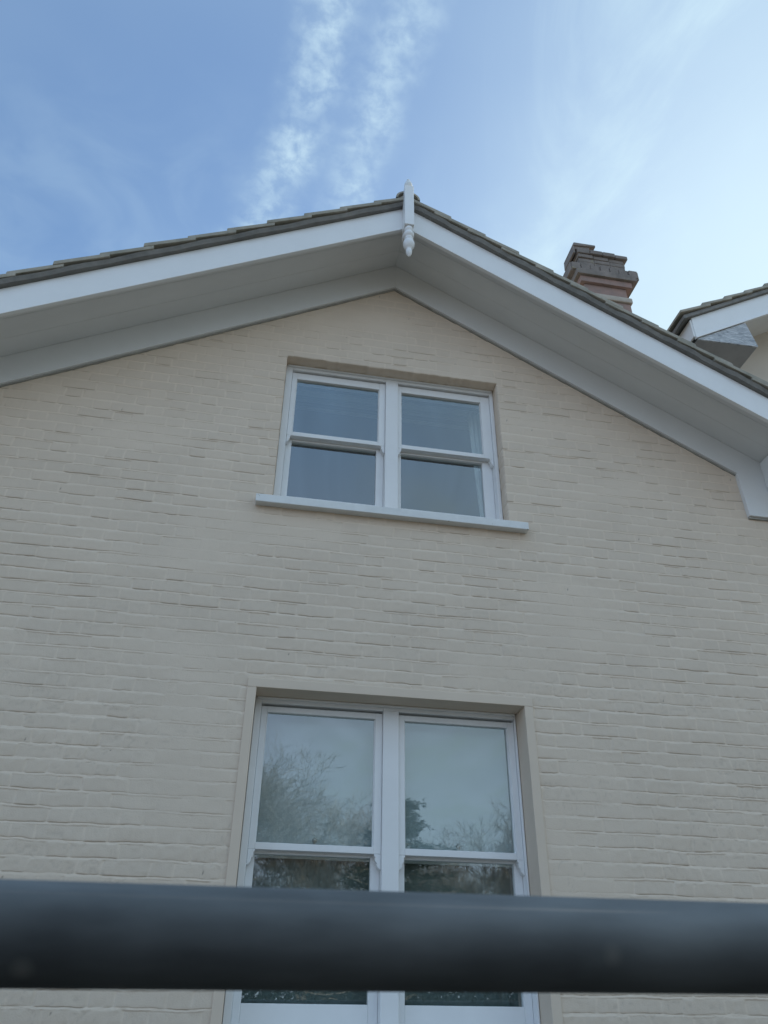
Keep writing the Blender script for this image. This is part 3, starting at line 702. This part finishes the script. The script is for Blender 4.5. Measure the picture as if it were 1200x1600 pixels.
# ================================================================== SCAFFOLD TUBE close to the lens
tb = MB(); n_ = 96; r_o, r_i = .02415, .0202
rings = []
for (x, r) in ((-3, r_i), (-3, r_o), (3, r_o), (3, r_i)):
    rings.append(len(tb.v))
    for k_ in range(n_):
        a = 2 * math.pi * k_ / n_; tb.v.append((x, r * math.cos(a), r * math.sin(a)))
for s_ in range(4):
    o1, o2 = rings[s_], rings[(s_ + 1) % 4]
    for k_ in range(n_):
        k2 = (k_ + 1) % n_; tb.f.append([o1 + k_, o1 + k2, o2 + k2, o2 + k_]); tb.m.append(0)
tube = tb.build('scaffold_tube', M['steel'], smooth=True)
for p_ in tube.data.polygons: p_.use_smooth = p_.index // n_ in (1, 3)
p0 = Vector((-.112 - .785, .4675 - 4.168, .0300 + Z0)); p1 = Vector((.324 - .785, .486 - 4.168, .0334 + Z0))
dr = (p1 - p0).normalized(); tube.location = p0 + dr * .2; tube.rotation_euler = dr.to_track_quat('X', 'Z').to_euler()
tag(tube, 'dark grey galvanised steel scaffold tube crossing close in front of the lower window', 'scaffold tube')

# ================================================================== TREES across the garden (seen in the lower panes)
def tube_pts(mb, pts, rad, n):
    b0 = len(mb.v)
    for i, p in enumerate(pts):
        d = (pts[min(i + 1, len(pts) - 1)] - pts[max(i - 1, 0)]).normalized()
        a = d.orthogonal().normalized(); c = d.cross(a)
        for k_ in range(n):
            t_ = 2 * math.pi * k_ / n; q = p + (a * math.cos(t_) + c * math.sin(t_)) * rad[i]; mb.v.append((q.x, q.y, q.z))
    for i in range(len(pts) - 1):
        for k_ in range(n):
            k2 = (k_ + 1) % n; mb.f.append([b0 + i * n + k_, b0 + i * n + k2, b0 + (i + 1) * n + k2, b0 + (i + 1) * n + k_]); mb.m.append(0)
def bare_tree(name, seed, H, spread=.55, depth=6, loc=(0, 0, 0), label='', cat='tree', group=None, twigr=.0036):
    rnd = random.Random(seed); e = empty(name, loc, label, cat, group)
    trunk = MB(); crown = MB()
    def grow(p, d, ln, r, lev, mb):
        n_ = 4 if lev < 4 else 3; pts = [p]; rad = [r]; q = p.copy(); dd = d.copy()
        for i in range(n_):
            dd = (dd + Vector((rnd.gauss(0, .17), rnd.gauss(0, .17), rnd.gauss(.03, .10)))).normalized()
            q = q + dd * ln / n_; pts.append(q.copy()); rad.append(max(twigr * .6, r * (1 - .4 * (i + 1) / n_)))
        tube_pts(mb, pts, rad, 6 if lev < 2 else 3)
        if lev >= depth: return
        kids = rnd.choice((4, 5)) if lev < 4 else rnd.choice((3, 4, 5))
        for k_ in range(kids):
            t_ = rnd.uniform(.35, 1) if k_ else 1
            i = min(n_, max(1, int(round(t_ * n_)))); base = pts[i]
            ax = Vector((rnd.gauss(0, 1), rnd.gauss(0, 1), rnd.gauss(0, .5))).normalized()
            nd = (dd + ax * spread * rnd.uniform(.7, 1.7) + Vector((0, 0, .06))).normalized()
            grow(base, nd, ln * rnd.uniform(.58, .82), max(twigr, rad[i] * rnd.uniform(.45, .7)), lev + 1, mb if lev >= 1 else crown)
    grow(Vector((0, 0, 0)), Vector((0, 0, 1)), H * .30, H * .016, 0, trunk)
    zmax = max(v[2] for v in crown.v); s = H / zmax
    for mb in (trunk, crown): mb.v = [(x * s, y * s, z * s) for x, y, z in mb.v]
    trunk.build('trunk', M['bark'], e); crown.build('crown', M['bark'], e)
    return e
def copy_tree(o, loc, rz, s, label):
    c = o.copy(); col.objects.link(c); c.location = loc; c.rotation_euler = (0, 0, rz); c.scale = (s, s, s); c['label'] = label
    for ch_ in o.children:
        d = ch_.copy(); col.objects.link(d); d.parent = c
    return c
TG = 'bare winter trees reflected in the lower window'
tA = bare_tree('bare_tree', 22, 10.0, .66, 7, (-1.2, -20, 0), 'tall leafless tree mirrored at the left edge of the lower window', 'tree', TG)
tB = bare_tree('bare_tree', 5, 7.6, .66, 7, (8.6, -19.5, 0), 'spreading leafless tree mirrored at the right edge of the lower window', 'tree', TG)
copy_tree(tB, (1.5, -21.5, 0), 1.3, 1.03, 'low leafless tree mirrored between the tall bare tree and the conifer')
copy_tree(tA, (5.9, -25, 0), 2.1, .76, 'leafless tree mirrored behind the drooping conifer')
copy_tree(tA, (-5.2, -22, 0), 4.1, .85, 'leafless tree standing left of the tallest mirrored tree')
copy_tree(tB, (12.2, -22, 0), 2.6, 1.05, 'leafless tree beyond the right edge of the mirrored garden')
def conifer(loc, H, seed, label):
    rnd = random.Random(seed); e = empty('cedar_tree', loc, label, 'tree'); tr = MB(); cr = MB()
    tube_pts(tr, [Vector((0, 0, 0)), Vector((.05, 0, H * .5)), Vector((0, .05, H * .97))], [.22, .13, .02], 8)
    z = H * .14
    while z < H * .98:
        t_ = z / H; ln = (1 - t_) ** .75 * H * .52 + .25
        for k_ in range(rnd.choice((3, 4, 5))):
            a = rnd.uniform(0, 2 * math.pi); l1 = ln * rnd.uniform(.6, 1.15); pts = []; rad = []
            for i in range(9):
                s = i / 8; pts.append(Vector((math.cos(a) * l1 * s, math.sin(a) * l1 * s, z + l1 * (.30 * s - .22 * s * s + .06 * math.sin(s * 5 + k_))))); rad.append(.035 * (1 - s) + .006)
            tube_pts(tr, pts, rad, 4)
            for i in range(2, 9):
                for _ in range(int(26 * (1.15 - i / 10))):
                    side = Vector((-math.sin(a), math.cos(a), 0)); wd = .42 * (1.1 - i / 9) * l1 / 2 + .10
                    c = pts[i] + side * rnd.gauss(0, wd * .6) + Vector((math.cos(a), math.sin(a), 0)) * rnd.gauss(0, .12) + Vector((0, 0, rnd.gauss(-.02, .05)))
                    for _n in range(4):
                        d = Vector((math.cos(a) + rnd.gauss(0, .7), math.sin(a) + rnd.gauss(0, .7), rnd.gauss(.1, .35))).normalized(); w_ = d.orthogonal().normalized() * .013
                        l_ = rnd.uniform(.08, .18); b_ = len(cr.v); p0_ = c - w_; p1_ = c + w_; p2_ = c + d * l_
                        cr.v += [tuple(p0_), tuple(p1_), tuple(p2_)]; cr.f.append([b_, b_ + 1, b_ + 2]); cr.m.append(0)
        z += rnd.uniform(.16, .34)
    tr.build('trunk', M['bark'], e); cr.build('crown', M['needle'], e)
    return e
conifer((3.7, -18.6, 0), 6.9, 3, 'dark drooping conifer mirrored in the middle of the lower window')
# garden hedge along the back
hd = MB(); rnd = random.Random(8)
for _ in range(52000):
    x = rnd.uniform(-10, 18); z = rnd.uniform(.1, 3.0 + .35 * math.sin(x * 1.3) + .2 * math.sin(x * 3.1)); y = -24.5 + rnd.gauss(0, .35)
    a = Vector((rnd.gauss(0, 1), rnd.gauss(0, 1), rnd.gauss(0, 1))).normalized(); b_ = a.orthogonal().normalized(); s = rnd.uniform(.06, .12); c = Vector((x, y, z)); i = len(hd.v)
    hd.v += [tuple(c - a * s), tuple(c + b_ * s * .5), tuple(c + a * s), tuple(c - b_ * s * .5)]; hd.f.append([i, i + 1, i + 2, i + 3]); hd.m.append(0)
ho = hd.build('hedge', M['hedge']); tag(ho, 'tall rough hedge closing the garden under the mirrored trees', 'hedge')
